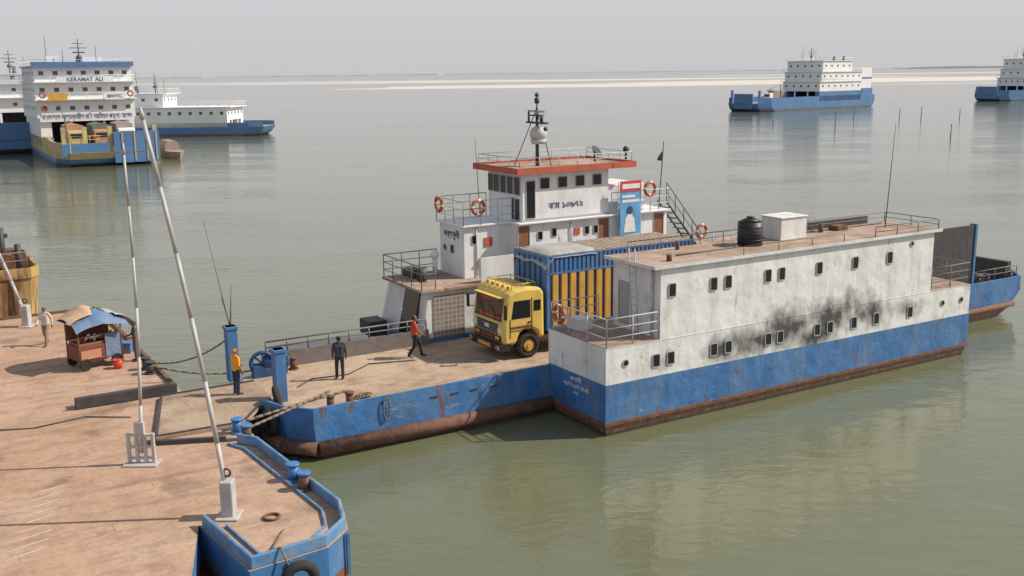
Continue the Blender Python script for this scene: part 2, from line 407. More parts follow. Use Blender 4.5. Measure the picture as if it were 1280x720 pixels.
def bollard(parent,x,y,z,h=.5,r=.17,mat=None,cap=None):
    b=MB();b.tube((x,y,z),(x,y,z+h),r,0,16).tube((x,y,z+h),(x,y,z+h+.07),r*1.25,1,16).tube((x,y,z),(x,y,z+.05),r*1.5,0,16)
    return b.out('bollard',parent,[mat or m_blue2,cap or mat or m_blue2])
for x,y,h,m in ((-11.72,3.85,.42,m_blue2),(-11.65,3.1,.42,m_rust),(-11.56,-.95,.44,m_blue2),(-11.52,-1.75,.44,m_rust)):
    bollard(PR,x,y,1.304,h,.15,m,m_blue2)
for x,y in ((-12.55,12.4),(-12.55,13.1)): bollard(PR,x,y,1.304,.42,.15,m_dark)
MB().torus((-12.9,-3.1,1.34),.20,.035,(0,0,1)).out('mooring_ring',PR,m_rust)
MB().torus((-13.2,-5.95,.9),.36,.13,(.05,1,0)).out('tyre_fender',PR,m_rubber)
MB().torus((-11.0,-.4,.75),.36,.13,(1,0,0)).out('tyre_fender',PR,m_rubber)
MB().path([(-13.4,-5.9,1.2),(-13.5,-5.62,1.66),(-13.6,-5.3,1.5),(-13.3,-4.6,1.33),(-12.9,-4.0,1.33)],.03).out('fender_rope',PR,m_rope)
MB().path([(-19.0,8.6,1.33),(-17.2,7.9,1.33),(-15.6,8.2,1.33),(-14.3,7.3,1.33)],.02).out('loose_cable',PR,m_dark)
def pole(base,top,lab,r0,r1,kind):
    R=root('barrier_pole',lab,'pole',base,0,'tall poles on the pontoon')
    d=Vector(top)-Vector(base)
    b=MB();a=Vector((0,0,.35));K=6
    for i in range(K):
        p0=a.lerp(d,i/K);p1=a.lerp(d,(i+1)/K);s0=.10*math.sin(PI*i/K);s1=.10*math.sin(PI*(i+1)/K)
        b.tube(p0+Vector((s0,0,0)),p1+Vector((s1,0,0)),r0+(r1-r0)*i/K,0,10,r0+(r1-r0)*(i+1)/K)
    b.tube(tuple(d),tuple(d+d.normalized()*.3),r1*1.5,0,8,r1*.5);b.out('pole',R,m_steelw)
    if kind==0:
        MB().box(-.16,.16,-.2,.2,.05,1.0).box(-.3,.3,-.35,.35,0,.06).out('counterweight',R,m_steelw,bevel=.03)
        MB().torus((0,0,1.2),.1,.03,(0,1,0)).out('shackle',R,m_dark)
    else:
        b=MB()
        for x in (-.36,-.12,.12,.36): b.box(x-.045,x+.045,-.06,.06,.05,.95)
        for z in (.15,.5,.86): b.box(-.42,.42,-.05,.05,z,z+.07)
        b.box(-.5,.5,-.3,.3,0,.05).box(-.14,.14,-.08,.08,.95,1.3)
        b.out('pole_bracket',R,m_steelw,bevel=.01)
    return R
pole(W(-13.8,-2.4,1.304),(-8.85,25.4,11.5),'tall pale steel pole leaning from white base on pontoon',.065,.05,0)
pole(W(-14.9,2.7,1.304),(-10.75,29.1,10.4),'tall pale steel pole on slatted bracket on pontoon deck',.055,.035,1)
pole(W(-15.6,23.6,1.304),(-24.4,47.2,6.8),'pale pole with white base on pontoon deck edge',.08,.06,0)
# ------------------------------------------------------------------ main ferry
F=root('car_ferry','white and blue car ferry with bow ramp lowered on pontoon','ferry',W(0,0,0),FA)
def hp(r,st=0):
    return [(28.9-st,3.5),(30.2-st,4.8),(30.2-st,9.2),(28.9-st,10.5),(-8.4+r,10.5),(-9.7+r,9.9),(-10.2+r,9.0),(-10.25+r,5.8),(-10.0+r,4.35),(-9.3+r,3.5)]
MB().loft([(-.6,hp(.5,3.4)),(.0,hp(.25,2.0)),(.45,hp(.08,.9)),(1.296,hp(0,0))],[0,0,0]).out('hull',F,m_hull)
P=hp(0.1,.1);MB().add([(x,y,1.302) for x,y in P],[tuple(range(len(P)))]).out('deck',F,m_fdeck)
multi('bulwark',F,m_hull,[MB().ribbon([(-.02,3.555),(-9.27,3.555),(-9.95,4.37),(-10.2,5.8),(-10.17,6.3)],.10,1.290,[1.80,1.74,1.72,1.62,1.5]),
  MB().ribbon([(19.75,3.56),(28.8,3.56),(30.1,4.84),(30.1,6)],.12,1.290,1.95)])
multi('rubbing_strake',F,m_rust,[MB().path([(0,3.42,.36),(-9.2,3.42,.36),(-10.05,4.3,.38),(-10.3,5.8,.40)],.24,0,14),MB().tube((19.8,3.42,.5),(28.2,3.42,.6),.14,0,10)])
for i in range(4): MB().box(-5.0+i*.8,-4.7+i*.8,3.48,3.497,1.36,1.42).out('freeing_port',F,m_dark)
b=MB().ribbon([(-8.6,10.42),(-1.6,10.42)],.1,1.30,1.95);b.rail([(-8.6,10.42,1.95),(-1.7,10.42,1.95)],.45,.035,2,.9);b.out('bulwark',F,m_raildark,label='dark far side bulwark with rail')
for i,(x,y,h) in enumerate(((-9.45,6.3,1.9),(-10.1,9.75,2.1))):
    MB().box(x-.2,x+.2,y-.2,y+.2,1.30,1.3+h).box(x-.24,x+.24,y-.24,y+.24,1.3+h-.12,1.3+h).out('ramp_post',F,m_blue,bevel=.02)
b=MB()
for dx in (0,.5):
    b.torus((-9.0+dx,9.6,1.80),.44,.075,(.3,1,0),0,24,8)
    for a in range(4): b.tube((-9.0+dx-.42*math.cos(a*PI/4),9.6+.13*math.cos(a*PI/4),1.80-.42*math.sin(a*PI/4)),(-9.0+dx+.42*math.cos(a*PI/4),9.6-.13*math.cos(a*PI/4),1.80+.42*math.sin(a*PI/4)),.04)
b.box(-9.4,-8.1,9.45,9.8,1.3,1.75).tube((-9.0,9.6,1.8),(-8.0,9.6,1.8),.2,0,14);b.out('ramp_winch',F,[m_bluedark])
RP=[(-14.1,4.55),(-11.3,4.4),(-10.3,5.9),(-9.7,6.6),(-9.5,8.95),(-12.9,8.95)]
MB().prism(RP,1.31,1.40).out('bow_ramp',F,m_ramp)
multi('ramp_edge',F,m_dark,[MB().ribbon([(-14.0,4.62),(-11.35,4.48),(-10.4,5.85)],.07,1.401,1.45),MB().ribbon([(-12.9,8.88),(-9.6,8.88)],.07,1.401,1.45),MB().ribbon([(-14.05,4.7),(-12.95,8.85)],.10,1.401,1.43)])
for x,y in ((-8.3,4.5),(-7.6,4.5),(-7.7,9.9)): bollard(F,x,y,1.304,.42,.13,m_rust)
MB().tube((-10.1,9.75,3.3),(-10.75,9.95,7.4),.02,0,6,.012).tube((-10.1,9.75,3.3),(-9.95,9.75,4.9),.03,0,6,.02).tube((-10.05,9.9,3.3),(-10.3,9.9,4.5),.02,0,6).out('rod_antenna',F,m_raildark)
# --- starboard accommodation block
b=MB().loft([(-.35,[(.15,.1),(19.3,.1),(19.3,3.6),(.15,3.6)]),(.45,[(0,0),(19.75,0),(19.75,3.6),(0,3.6)]),(1.86,[(0,0),(19.75,0),(19.75,3.6),(0,3.6)])],[0,0])
b.out('side_hull',F,m_hull)
MB().ribbon([(19.8,-.03),(-.03,-.03),(-.03,3.4)],.06,.38,.50).out('rubbing_strake',F,m_rust)
RW=2.75
SB=MB().box(0,19.7,0.003,3.6,1.86,3.16).out('lower_cabin',F,m_soot)
SU=MB().box(2.35,17.0,0.003,RW,3.16,5.74).out('upper_cabin',F,m_soot)
MB().box(2.0,17.35,-.10,RW+.12,5.742,5.82).out('cabin_roof',F,[m_brown],bevel=.01)
MB().ribbon([(17.37,-.11),(1.99,-.11),(1.99,RW+.12)],.02,5.72,5.84).out('roof_edge',F,m_white)
multi('cabin_deck',F,m_brown,[MB().box(.02,2.34,.02,3.58,3.162,3.18),MB().box(2.36,19.68,RW+.02,3.58,3.162,3.18),MB().box(17.01,19.68,.02,RW,3.162,3.18)])
for x in (2.19,2.85,4.88,5.59,7.61,8.24,10.24,10.96,12.33,13.66,15.74): window(SB,x,0,2.43,0,.36,.50)
for x in (.84,17.85,19.1): window(SB,x,0,2.55,0,.28,.28,.139)
for x in (2.86,4.79,5.49,7.48,8.19,10.2,12.23,14.26): window(SU,x,0,4.90,0,.36,.52)
window(SU,15.6,0,5.35,0,.24,.24,.119)
MB().box(0,19.7,-.008,.003,3.14,3.165).out('weld_strap',F,m_soot)
window(SU,2.35,2.1,4.15,RY,.65,1.6,.06,glass=m_frame,name='door')
b=MB()
for y in (1.05,1.4): b.tube((2.2,y,3.18),(2.0,y,6.3),.022)
for i in range(10): b.tube((2.2-.018*i,1.05,3.4+i*.28),(2.2-.018*i,1.4,3.4+i*.28),.016)
b.out('ladder',F,m_rail)
MB().tube((2.28,.4,3.18),(2.28,.4,5.7),.04).out('drain_pipe',F,m_rail)
MB().rail([(2.3,.06,3.18),(.06,.06,3.18),(.06,3.5,3.18),(2.2,3.5,3.18)],1.0,.024,3,1.1).out('railing',F,m_rail)
MB().box(.6,1.3,2.6,3.3,3.182,3.6).out('deck_box',F,m_white,bevel=.02)
MB().rail([(17.1,.06,3.18),(19.6,.06,3.18),(19.6,3.5,3.18)],.95,.024,3,1.2).out('railing',F,m_raildark)
MB().rail([(3.0,RW,5.82),(17.2,RW,5.82),(17.2,-.02,5.82),(13.3,-.02,5.82)],.42,.02,2,1.5).out('railing',F,m_raildark)
MB().rail([(6.2,-.02,5.82),(11.5,-.02,5.82)],.32,.018,1,1.7).out('railing',F,m_raildark)
lifebuoy(F,.0,2.9,3.85,(1,0,0))
b=MB().tube((8.0,1.55,5.82),(8.0,1.55,6.73),.48,0,24).tube((8.0,1.55,6.73),(8.0,1.55,6.86),.44,0,24,.2).tube((8.0,1.55,6.84),(8.0,1.55,6.93),.15,0,16)
for z in (6.05,6.3,6.55): b.torus((8.0,1.55,z),.485,.02,(0,0,1),0,24,6)
b.out('water_tank',F,m_black)
MB().box(9.6,11.0,1.5,2.6,5.825,6.70).box(9.55,11.05,1.45,2.65,6.70,6.75).out('roof_locker',F,m_white,bevel=.02)
MB().tube((15.6,1.4,5.82),(15.75,1.3,10.2),.022,0,6,.01).out('whip_antenna',F,m_dark)
multi('roof_vent',F,m_rust,[MB().tube((3.2,.6,5.82),(3.2,.6,6.05),.1,0,12),MB().tube((5.0,2.3,5.82),(5,2.3,6.15),.08),MB().tube((12.6,2.2,5.82),(12.6,2.2,6.2),.1,0,10),MB().box(13.4,14.0,2.0,2.5,5.825,6.02)])
MB().path([(4,1.2,5.86),(6.9,1.3,5.86),(7.5,1.5,5.86)],.03).path([(8.4,2.5,5.86),(9.0,2.45,5.86),(16.6,2.4,5.86)],.03).out('roof_pipe',F,m_raildark)
text(F,'কামিনী',(-.012,1.8,1.62),RY,.24,m_inkw)
text(F,'ফেরি সার্ভিস ইউনিট',(-.012,1.8,1.36),RY,.19,m_inkw)
text(F,'ঢাকা',(-.012,1.8,1.12),RY,.17,m_inkw)
# --- port block
b=MB().loft([(-.4,[(-1.2,10.5),(19.3,10.5),(19.3,13.9),(-1.0,13.9)]),(.5,[(-2.3,10.5),(19.7,10.5),(19.7,14.2),(-2.6,14.2)]),(1.5,[(-2.0,10.5),(19.7,10.5),(19.7,14.2),(-2.3,14.2)])],[0,0]);b.out('side_hull',F,m_hull)
PL=MB().loft([(1.503,[(-1.8,10.52),(19.6,10.52),(19.6,14.18),(-2.1,14.18)]),(3.5,[(-1.5,10.52),(19.6,10.52),(19.6,14.18),(-1.6,14.18)])]).out('lower_cabin',F,m_white)
MB().box(-1.9,19.6,10.35,14.3,3.502,3.62).out('cabin_deck',F,m_brown,bevel=.01)
MB().box(-1.3,.2,10.485,10.515,1.5,3.3).out('screen_wall',F,m_lattice)
MB().prismy([(-2.02,1.5),(-1.62,3.35),(-1.5,3.35),(-1.5,1.5)],11.1,12.5).out('doorway',F,m_glass)
MB().box(-3.2,-2.35,12.9,14.0,1.3,1.95).out('tank_box',F,m_dark,bevel=.03)
MB().rail([(-1.2,10.42,3.62),(-1.85,10.42,3.62),(-1.85,14.2,3.62),(.8,14.2,3.62)],1.0,.024,3,1.0).out('railing',F,m_raildark)
MB().box(-1.2,-.5,12.9,13.8,3.622,4.0).out('deck_box',F,m_dark,bevel=.02)
MB().tube((-.9,12.3,3.622),(-.9,12.3,4.2),.22,0,16).out('oil_drum',F,m_dark)
MB().tube((.2,13.2,3.622),(.2,13.2,4.5),.12,0,10).ball((.2,13.2,4.55),.2).out('deck_vent',F,m_white)
P2=MB().prism([(.9,11.7),(3.3,11.7),(3.3,10.95),(11.6,10.95),(11.6,14),(.9,14)],3.622,5.9).out('middle_cabin',F,m_white2)
MB().prism([(.75,11.55),(3.15,11.55),(3.15,10.75),(11.7,10.75),(11.7,14.15),(.75,14.15)],5.902,5.98).out('bridge_deck',F,m_fwhite,bevel=.01)
MB().box(1.0,11.6,10.40,10.47,3.622,4.72).out('walkway_bulwark',F,m_white2)
for x,z in ((1.4,5.3),(4.35,5.32),(5.1,5.4),(6.9,5.35),(7.4,5.35)): window(P2,x,11.7 if x<3 else 10.95,z,0,.30,.42)
for x in (3.4,7.75,11.0): window(P2,x+.1,10.95,4.95,0,.62,1.75,.05,glass=m_door,name='door')
multi('fire_point',F,m_red,[MB().box(1.9,2.3,11.66,11.698,4.95,5.35),MB().box(6.2,6.5,10.91,10.948,5.2,5.5)])
window(P2,.9,12.8,4.8,RY,.35,.4);window(P2,.9,13.5,4.8,RY,.3,.3,.14)
text(F,'কর্ণফুলী',(.88,12.85,5.45),RY,.38,m_ink)
multi('drain_pipe',F,m_rail,[MB().tube((1.5,11.66,5.9),(1.5,11.66,3.7),.03),MB().tube((6.0,10.9,5.9),(6.0,10.9,4.7),.03)])
WH=MB().box(3.5,8.15,11.0,14.0,5.982,8.2).out('wheelhouse',F,m_white2)
MB().box(3.05,9.4,10.65,14.5,8.202,8.30,1).ribbon([(3.02,10.62),(9.43,10.62),(9.43,14.53),(3.02,14.53)],.06,8.12,8.40,0,True).out('wheelhouse_roof',F,[m_red,m_brown])
for x in (4.65,5.6,6.55,7.5): window(WH,x,11.0,7.64,0,.52,.52,.05)
for y in (11.45,12.05,12.65,13.25,13.75): window(WH,3.5,y,7.55,RY,.52,.82,.04)
window(WH,3.5,11.6,6.50,RY,.7,.98,.04,glass=m_glass,name='door')
window(WH,3.9,11.0,6.95,0,.5,1.7,.05,glass=m_glass,name='door')
MB().box(3.4,8.2,10.95,10.998,5.99,6.08).out('wall_trim',F,m_frame)
text(F,'বাম ১০৯৭২',(5.8,10.985,6.60),0,.40,m_ink)
MB().box(8.16,10.3,11.1,13.6,5.982,7.3).out('deck_locker',F,m_white2,bevel=.02)
b=MB().box(8.55,9.75,10.60,10.63,5.0,7.0);b.out('poster',F,m_poster)
b=MB().box(8.55,9.75,10.585,10.627,7.003,7.5,1).box(8.65,9.65,10.57,10.583,7.14,7.36,0)
# printed figure on the picture banner
b.prismy([(8.75,5.1),(9.45,5.1),(9.35,5.75),(9.2,5.95),(9.0,5.95),(8.85,5.75)],10.585,10.597,0).prismy([(9.1+.17*math.cos(a*PI/5),6.13+.2*math.sin(a*PI/5)) for a in range(10)],10.583,10.597,2).box(8.65,9.65,10.585,10.597,6.5,6.62,0).box(8.65,9.4,10.585,10.597,6.72,6.84,0)
b.out('poster_print',F,[m_posterw,m_pred,m_ink])
multi('poster_frame',F,m_rail,[MB().tube((8.5,10.68,4.8),(8.5,10.68,7.5),.02),MB().tube((9.8,10.68,4.8),(9.8,10.68,7.5),.02)])
lifebuoy(F,10.25,10.55,7.05)
lifebuoy(F,1.5,11.45,6.75);lifebuoy(F,.68,13.6,6.75,(1,0,0));lifebuoy(F,13.8,10.9,4.7)
MB().rail([(3.4,11.55,5.98),(.8,11.55,5.98),(.8,14.1,5.98),(3.4,14.1,5.98)],1.05,.024,3,.85).out('railing',F,m_rail)
MB().rail([(8.2,10.8,5.98),(11.6,10.8,5.98),(11.6,14.1,5.98)],1.0,.024,3,1.1).out('railing',F,m_rail)
MB().rail([(3.2,10.75,8.40),(9.3,10.75,8.40),(9.3,14.4,8.40),(3.2,14.4,8.40),(3.2,10.75,8.40)],.42,.018,2,1.0).out('railing',F,m_rail)
MB().rail([(11.7,10.6,3.62),(19.4,10.6,3.62)],1.0,.024,3,1.2).out('railing',F,m_rail)
b=MB()
for y in (11.1,11.8): b.tube((11.7,y,6.3),(13.9,y,3.7),.05)
for i in range(9):
    k=(i+.5)/9;b.box(11.7+2.2*k-.11,11.7+2.2*k+.11,11.1,11.8,6.1-2.5*k,6.13-2.5*k)
b.rail([(11.7,11.1,6.3),(13.9,11.1,3.7)],.9,.022,2,.9);b.out('stairway',F,m_dark)
b=MB().tube((5.1,12.3,8.3),(5.1,12.3,10.9),.09,0,10,.06).box(5.0,5.2,11.5,13.1,10.2,10.28).tube((5.1,12.3,10.9),(5.1,12.3,11.6),.03)
b.tube((5.1,12.3,10.9),(5.6,11.9,8.3),.02).tube((5.1,12.3,10.9),(4.3,13,8.3),.02).tube((5.1,12.3,11.1),(5.1,12.3,11.35),.11,0,10).tube((5.1,12.3,11.4),(5.1,12.3,11.55),.09,0,10)
b.box(5.0,5.25,12.2,12.4,9.3,9.5).box(4.8,5.3,12.0,12.6,10.55,10.6).tube((4.9,11.6,10.28),(4.9,11.6,10.6),.07).tube((5.1,13.0,10.28),(5.1,13.0,10.7),.05)
b.out('mast',F,m_dark)
MB().ball((5.1,12.2,9.75),(.40,.40,.36),0).tube((5.1,12.2,9.3),(5.1,12.2,9.5),.3,0,16,.38).out('radar_dome',F,m_rail)
MB().box(5.05,5.2,11.6,13.0,10.7,10.80).tube((5.1,12.3,10.6),(5.1,12.3,10.7),.1).out('radar_bar',F,m_rail)
MB().ball((4.9,11.3,10.0),.1).out('lamp',F,m_dark)
b=MB();b.tube((7.5,11.2,8.44),(7.5,11.2,8.8),.04);b.tube((7.45,11.1,8.85),(7.5,11.0,8.95),.12,0,16,.30);b.out('dish_antenna',F,m_black)
MB().tube((9.3,11.2,8.44),(9.3,11.2,8.85),.05).ball((9.3,11.2,8.9),(.16,.12,.16)).out('searchlight',F,m_black)
MB().tube((2.9,13.8,5.98),(2.7,13.8,9.6),.02,0,6,.01).out('whip_antenna',F,m_dark)
b=MB().tube((11.3,11.2,5.98),(11.55,11.2,9.15),.025);b.add([(11.48,11.2,8.25),(11.53,11.22,8.75),(11.2,11.1,8.55),(11.1,11.15,8.3)],[(0,1,2,3)],1);b.out('flag_pole',F,[m_dark,m_black])
MB().box(20.6,25.0,3.60,3.75,1.95,4.9).box(20.6,20.75,3.75,6.4,1.31,4.9).box(24.9,25.05,3.55,3.9,1.31,4.95,1).out('stern_screen',F,[m_dark,m_blue])
MB().box(20.6,25.0,10.2,10.4,1.31,4.6).out('stern_screen',F,[m_dark])
MB().box(29.6,29.9,4.8,9.3,1.31,2.4).tube((27.5,4.6,1.7),(27.5,6.2,1.7),.3,0,14).out('stern_ramp',F,m_dark)
for x in (26.2,26.9,28.8): bollard(F,x,4.1,1.304,.8,.12,m_dark)
MB().rail([(25.1,3.7,1.95),(28.7,3.7,1.95)],.55,.024,2,1.0).out('railing',F,m_raildark)
for y in (7.0,8.5): MB().torus((-10.38,y,.75),.30,.11,(1,0,0)).out('tyre_fender',F,m_rubber)
MB().torus((-10.30,5.0,1.05),.34,.13,(1,.15,0)).out('tyre_fender',F,m_rubber)
MB().torus((-9.75,5.75,1.62),.33,.12,(1,-.3,.2)).out('tyre_fender',F,m_rubber)
b=MB()
P=[(-6.7+.12*math.cos(a),3.42,1.32+.40*math.sin(a)) for a in [i*2*PI/16 for i in range(17)]];b.path(P,.028)
b.out('rope_coil',F,m_rope)
b=MB()
for k in range(3):
    P=[(-7.0+.1*k+(.22+.03*k)*math.cos(a),5.1+(.16+.02*k)*math.sin(a),1.33+.03*k) for a in [i*2*PI/14 for i in range(15)]];b.path(P,.028)
b.out('rope_coil',F,m_rope)
MB().path([(-8.4,7.5,1.33),(-7.6,8.2,1.33),(-6.2,8.0,1.33),(-5.0,8.9,1.33),(-3.2,8.4,1.33)],.022).out('loose_rope',F,m_dark)
def rope(a,bb,sag,lab,r=.035,n=14):
    A=Vector(a);B=Vector(bb);P=[]
    for i in range(n+1):
        k=i/n;p=A.lerp(B,k);p.z-=sag*4*k*(1-k);P.append(p-A)
    o=MB().path(P,r).out('mooring_rope',None,m_rope,loc=tuple(A));tag(o,lab,'rope','mooring ropes between ferry and pontoon')
rope(W(-8.3,4.5,1.95),W(-11.65,3.1,1.65),.02,'brown mooring rope from ferry bow bollard to pontoon',.045)
rope(W(-7.6,4.5,1.85),W(-11.72,3.85,1.6),-.04,'brown mooring rope from ferry bow bollard to pontoon',.045)
rope(W(-7.7,9.9,1.7),W(-12.5,12.5,1.6),.45,'brown mooring rope from ferry bow bollard to pontoon')
rope(W(-10.1,9.75,3.0),W(-12.5,13.1,1.6),.4,'brown mooring rope from ferry bow bollard to pontoon')
# ------------------------------------------------------------------ truck (x to the rear)
T=root('cargo_truck','yellow cargo truck with blue and yellow ribbed body on ferry deck','truck',W(-.35,7.5,1.304),FA)
prof=[(.0,.62),(-.04,1.1),(-.02,1.5),(.12,2.45),(.24,2.68),(.5,2.82),(1.1,2.87),(1.7,2.82),(1.88,2.62),(1.9,.75),(1.62,.75),(1.52,1.02),(1.32,1.16),(.95,1.16),(.72,1.02),(.62,.75),(.55,.62)]
CB=MB().prismy(prof,-1.25,1.25).out('cab',T,m_yellow,bevel=.13)
def onfront(y0,y1,z0,z1,off):
    def fx(z): return (-.02 if z<1.5 else -.02+(z-1.5)*.147)-off
    return [(fx(z0),y0,z0),(fx(z0),y1,z0),(fx(z1),y1,z1),(fx(z1),y0,z1)]
MB().add(onfront(-1.05,1.05,1.62,2.40,.014),[(0,1,2,3)]).out('windscreen',CB,m_wglass)
b=MB()
for q in ((-1.1,1.1,1.57,1.62),(-1.1,1.1,2.40,2.44),(-.015,.015,1.62,2.40)): b.add(onfront(*q,.020),[(0,1,2,3)])
b.out('windscreen_seal',CB,m_black)
b=MB().add(onfront(-.95,.6,1.64,1.73,.024),[(0,1,2,3)]).add(onfront(-.2,.7,2.31,2.39,.024),[(0,1,2,3)]);b.out('windscreen_sticker',CB,m_pred)
b=MB().tube((-.05,-.7,1.63),(.02,-.2,2.1),.012).tube((-.05,.2,1.63),(.02,.7,2.1),.012);b.out('wiper',CB,m_black)
b=MB();b.box(-.06,-.022,-.80,.80,1.04,1.44)
for i in range(4): b.box(-.075,-.06,-.78,.78,1.09+i*.09,1.105+i*.09,1)
b.box(-.08,-.06,-.16,.16,1.2,1.34,2);b.out('grille',CB,[m_black,m_frame,m_lw])
b=MB().box(-.055,-.02,-1.05,1.05,.76,1.0,0).box(-.065,-.055,-.5,.5,.83,.95,1).box(-.065,-.055,-.95,-.62,.83,.95,2).box(-.065,-.055,.62,.95,.83,.95,2);b.out('badge_panel',CB,[m_black,m_kred,m_cyellow])
b=MB().box(-.20,.3,-1.25,1.25,.40,.70,0).box(-.22,-.20,-.5,.5,.46,.62,1).box(-.22,-.20,-1.2,-1.0,.47,.64,2).box(-.22,-.20,1.0,1.2,.47,.64,2);b.out('bumper',T,[m_black,m_cyellow,m_rail],bevel=.03)
for y in (-1.0,1.0):
    MB().box(-.08,-.01,y-.15,y+.15,1.12,1.32).out('headlight',T,m_lw,bevel=.02)
    MB().box(-.24,-.21,y-.1,y+.1,.5,.62).out('indicator',T,m_orange,bevel=.01)
MB().box(-.10,.30,-1.0,1.0,2.50,2.54).out('sun_visor',CB,m_yellow,bevel=.02)
for y in (-1.258,1.258):
    MB().add([(.34,y,1.66),(1.22,y,1.66),(1.22,y,2.38),(.46,y,2.38)],[(0,1,2,3)]).out('side_window',CB,m_glass)
    MB().box(1.38,1.70,y-.006,y+.006,1.9,2.33).out('rear_quarter_window',CB,m_glass)
    MB().box(.27,.29,y-.01,y+.01,.9,1.66).box(1.28,1.30,y-.01,y+.01,.9,2.45).box(.28,1.28,y-.01,y+.01,1.18,1.20).box(1.10,1.24,y-.03,y+.03,1.45,1.50).out('door_seam',CB,m_black)
    MB().box(.32,1.26,y-.012,y+.012,1.28,1.36).out('painted_stripe',CB,m_kred)
    s=-1 if y<0 else 1
    b=MB().tube((.12,y,2.3),(-.07,y+s*.25,2.3),.018).tube((.12,y,1.8),(-.07,y+s*.25,1.8),.018).box(-.11,-.06,y+s*.16,y+s*.34,1.75,2.32);b.out('mirror',T,m_black)
    MB().box(.55,.85,y-.02,y+.05,.45,.5).out('step',T,m_black)
for i,y in enumerate((-.8,-.4,0,.4,.8)): MB().ball((.46,y,2.86),(.06,.06,.05),0,10,6).out('marker_lamp',CB,m_orange)
MB().rail([(.55,-.95,2.82),(1.65,-.95,2.82),(1.65,.95,2.82),(.55,.95,2.82),(.55,-.95,2.82)],.16,.018,1,.6).out('roof_rack',CB,m_yellow)
MB().box(.6,8.9,-.42,.42,.6,.85).out('chassis',T,m_black)
multi('fuel_tank',T,m_dark,[MB().box(2.6,3.6,-1.15,-.6,.5,.95),MB().box(2.6,3.6,.6,1.15,.5,.95)],bevel=.05)
def wheel(x,y,s):
    o=MB();o.tube((x,y-.15,.5),(x,y+.15,.5),.5,0,28);o.torus((x,y+s*.12,.5),.40,.07,(0,1,0),0,28,8);t=o.out('wheel',T,m_rubber)
    MB().tube((x,y+s*.155,.5),(x,y+s*.17,.5),.22,0,20).tube((x,y+s*.17,.5),(x,y+s*.24,.5),.10,0,12).out('rim',t,m_cyellow)
for y,s in ((-1.08,-1),(1.08,1)):
    wheel(1.13,y,s);wheel(6.6,y,s);wheel(7.75,y,s)
bx0,bx1=2.05,9.6
zt=4.0
b=MB()
def ribs(y,z0,z1,mi,sgn,n=15,alt=None,every=1):
    w=(bx1-bx0-.2)/n;d=.06;pts=[]
    for i in range(n):
        x=bx0+.1+i*w;pts+=[(x,0),(x+w*.3,0),(x+w*.36,d),(x+w*.94,d)]
    pts.append((bx1-.1,0))
    for k,((xa,da),(xb,db)) in enumerate(zip(pts,pts[1:])):
        b.add([(xa,y+sgn*da,z0),(xb,y+sgn*db,z0),(xb,y+sgn*db,z1),(xa,y+sgn*da,z1)],[(0,1,2,3)],alt if (alt is not None and (k//4)%every==0 and k%4==0) else mi)
for y,s in ((-1.2,-1),(1.2,1)):
    ribs(y,1.15,3.25,1,s,17,2,1);ribs(y,3.33,zt-.05,0,s,34)
b.box(bx0,bx1,-1.19,1.19,1.0,zt-.04,0)
for y in (-1.27,1.19):
    b.box(bx0,bx1,y,y+.08,3.25,3.33,0).box(bx0,bx1,y,y+.08,.98,1.15,0).box(bx0,bx0+.1,y,y+.08,1.15,zt,0).box(bx1-.1,bx1,y,y+.08,1.15,zt,0).box(bx0,bx1,y,y+.08,zt-.05,zt+.02,0)
b.box(bx0-.05,bx0,-1.27,1.27,.98,zt+.02,0)
for y in (-.8,-.4,0,.4,.8): b.box(bx0-.09,bx0-.05,y-.03,y+.03,1.1,zt-.1,2)
b.out('cargo_body',T,[m_cblue,m_cyellow,m_bluedark])
b=MB().box(bx0+.02,bx1-.02,-1.18,1.18,zt-.038,zt-.01)
for i in range(30):
    x=bx0+.12+i*.245;b.box(x,x+.15,-1.18,1.18,zt-.008,zt+.03)
b.out('roof_ribs',T,m_ctop)
b=MB();nx,ny=7,9;vs=[];fs=[]
for i in range(nx):
    for j in range(ny):
        u=j/(ny-1)*2-1;vs.append((bx0-.14+(i*.42 if i else 0)-(.02 if i==0 else 0),u*1.31,zt+.07+.05*(1-u*u)-(.14 if abs(u)==1 else 0)-((.45+.06*math.sin(j*1.7)) if i==0 else 0)+.02*math.sin(i*3+j*2)))
for i in range(nx-1):
    for j in range(ny-1): fs.append((i*ny+j,(i+1)*ny+j,(i+1)*ny+j+1,i*ny+j+1))
b.add(vs,fs,0,True);b.out('tarpaulin',T,m_tarpgrey)
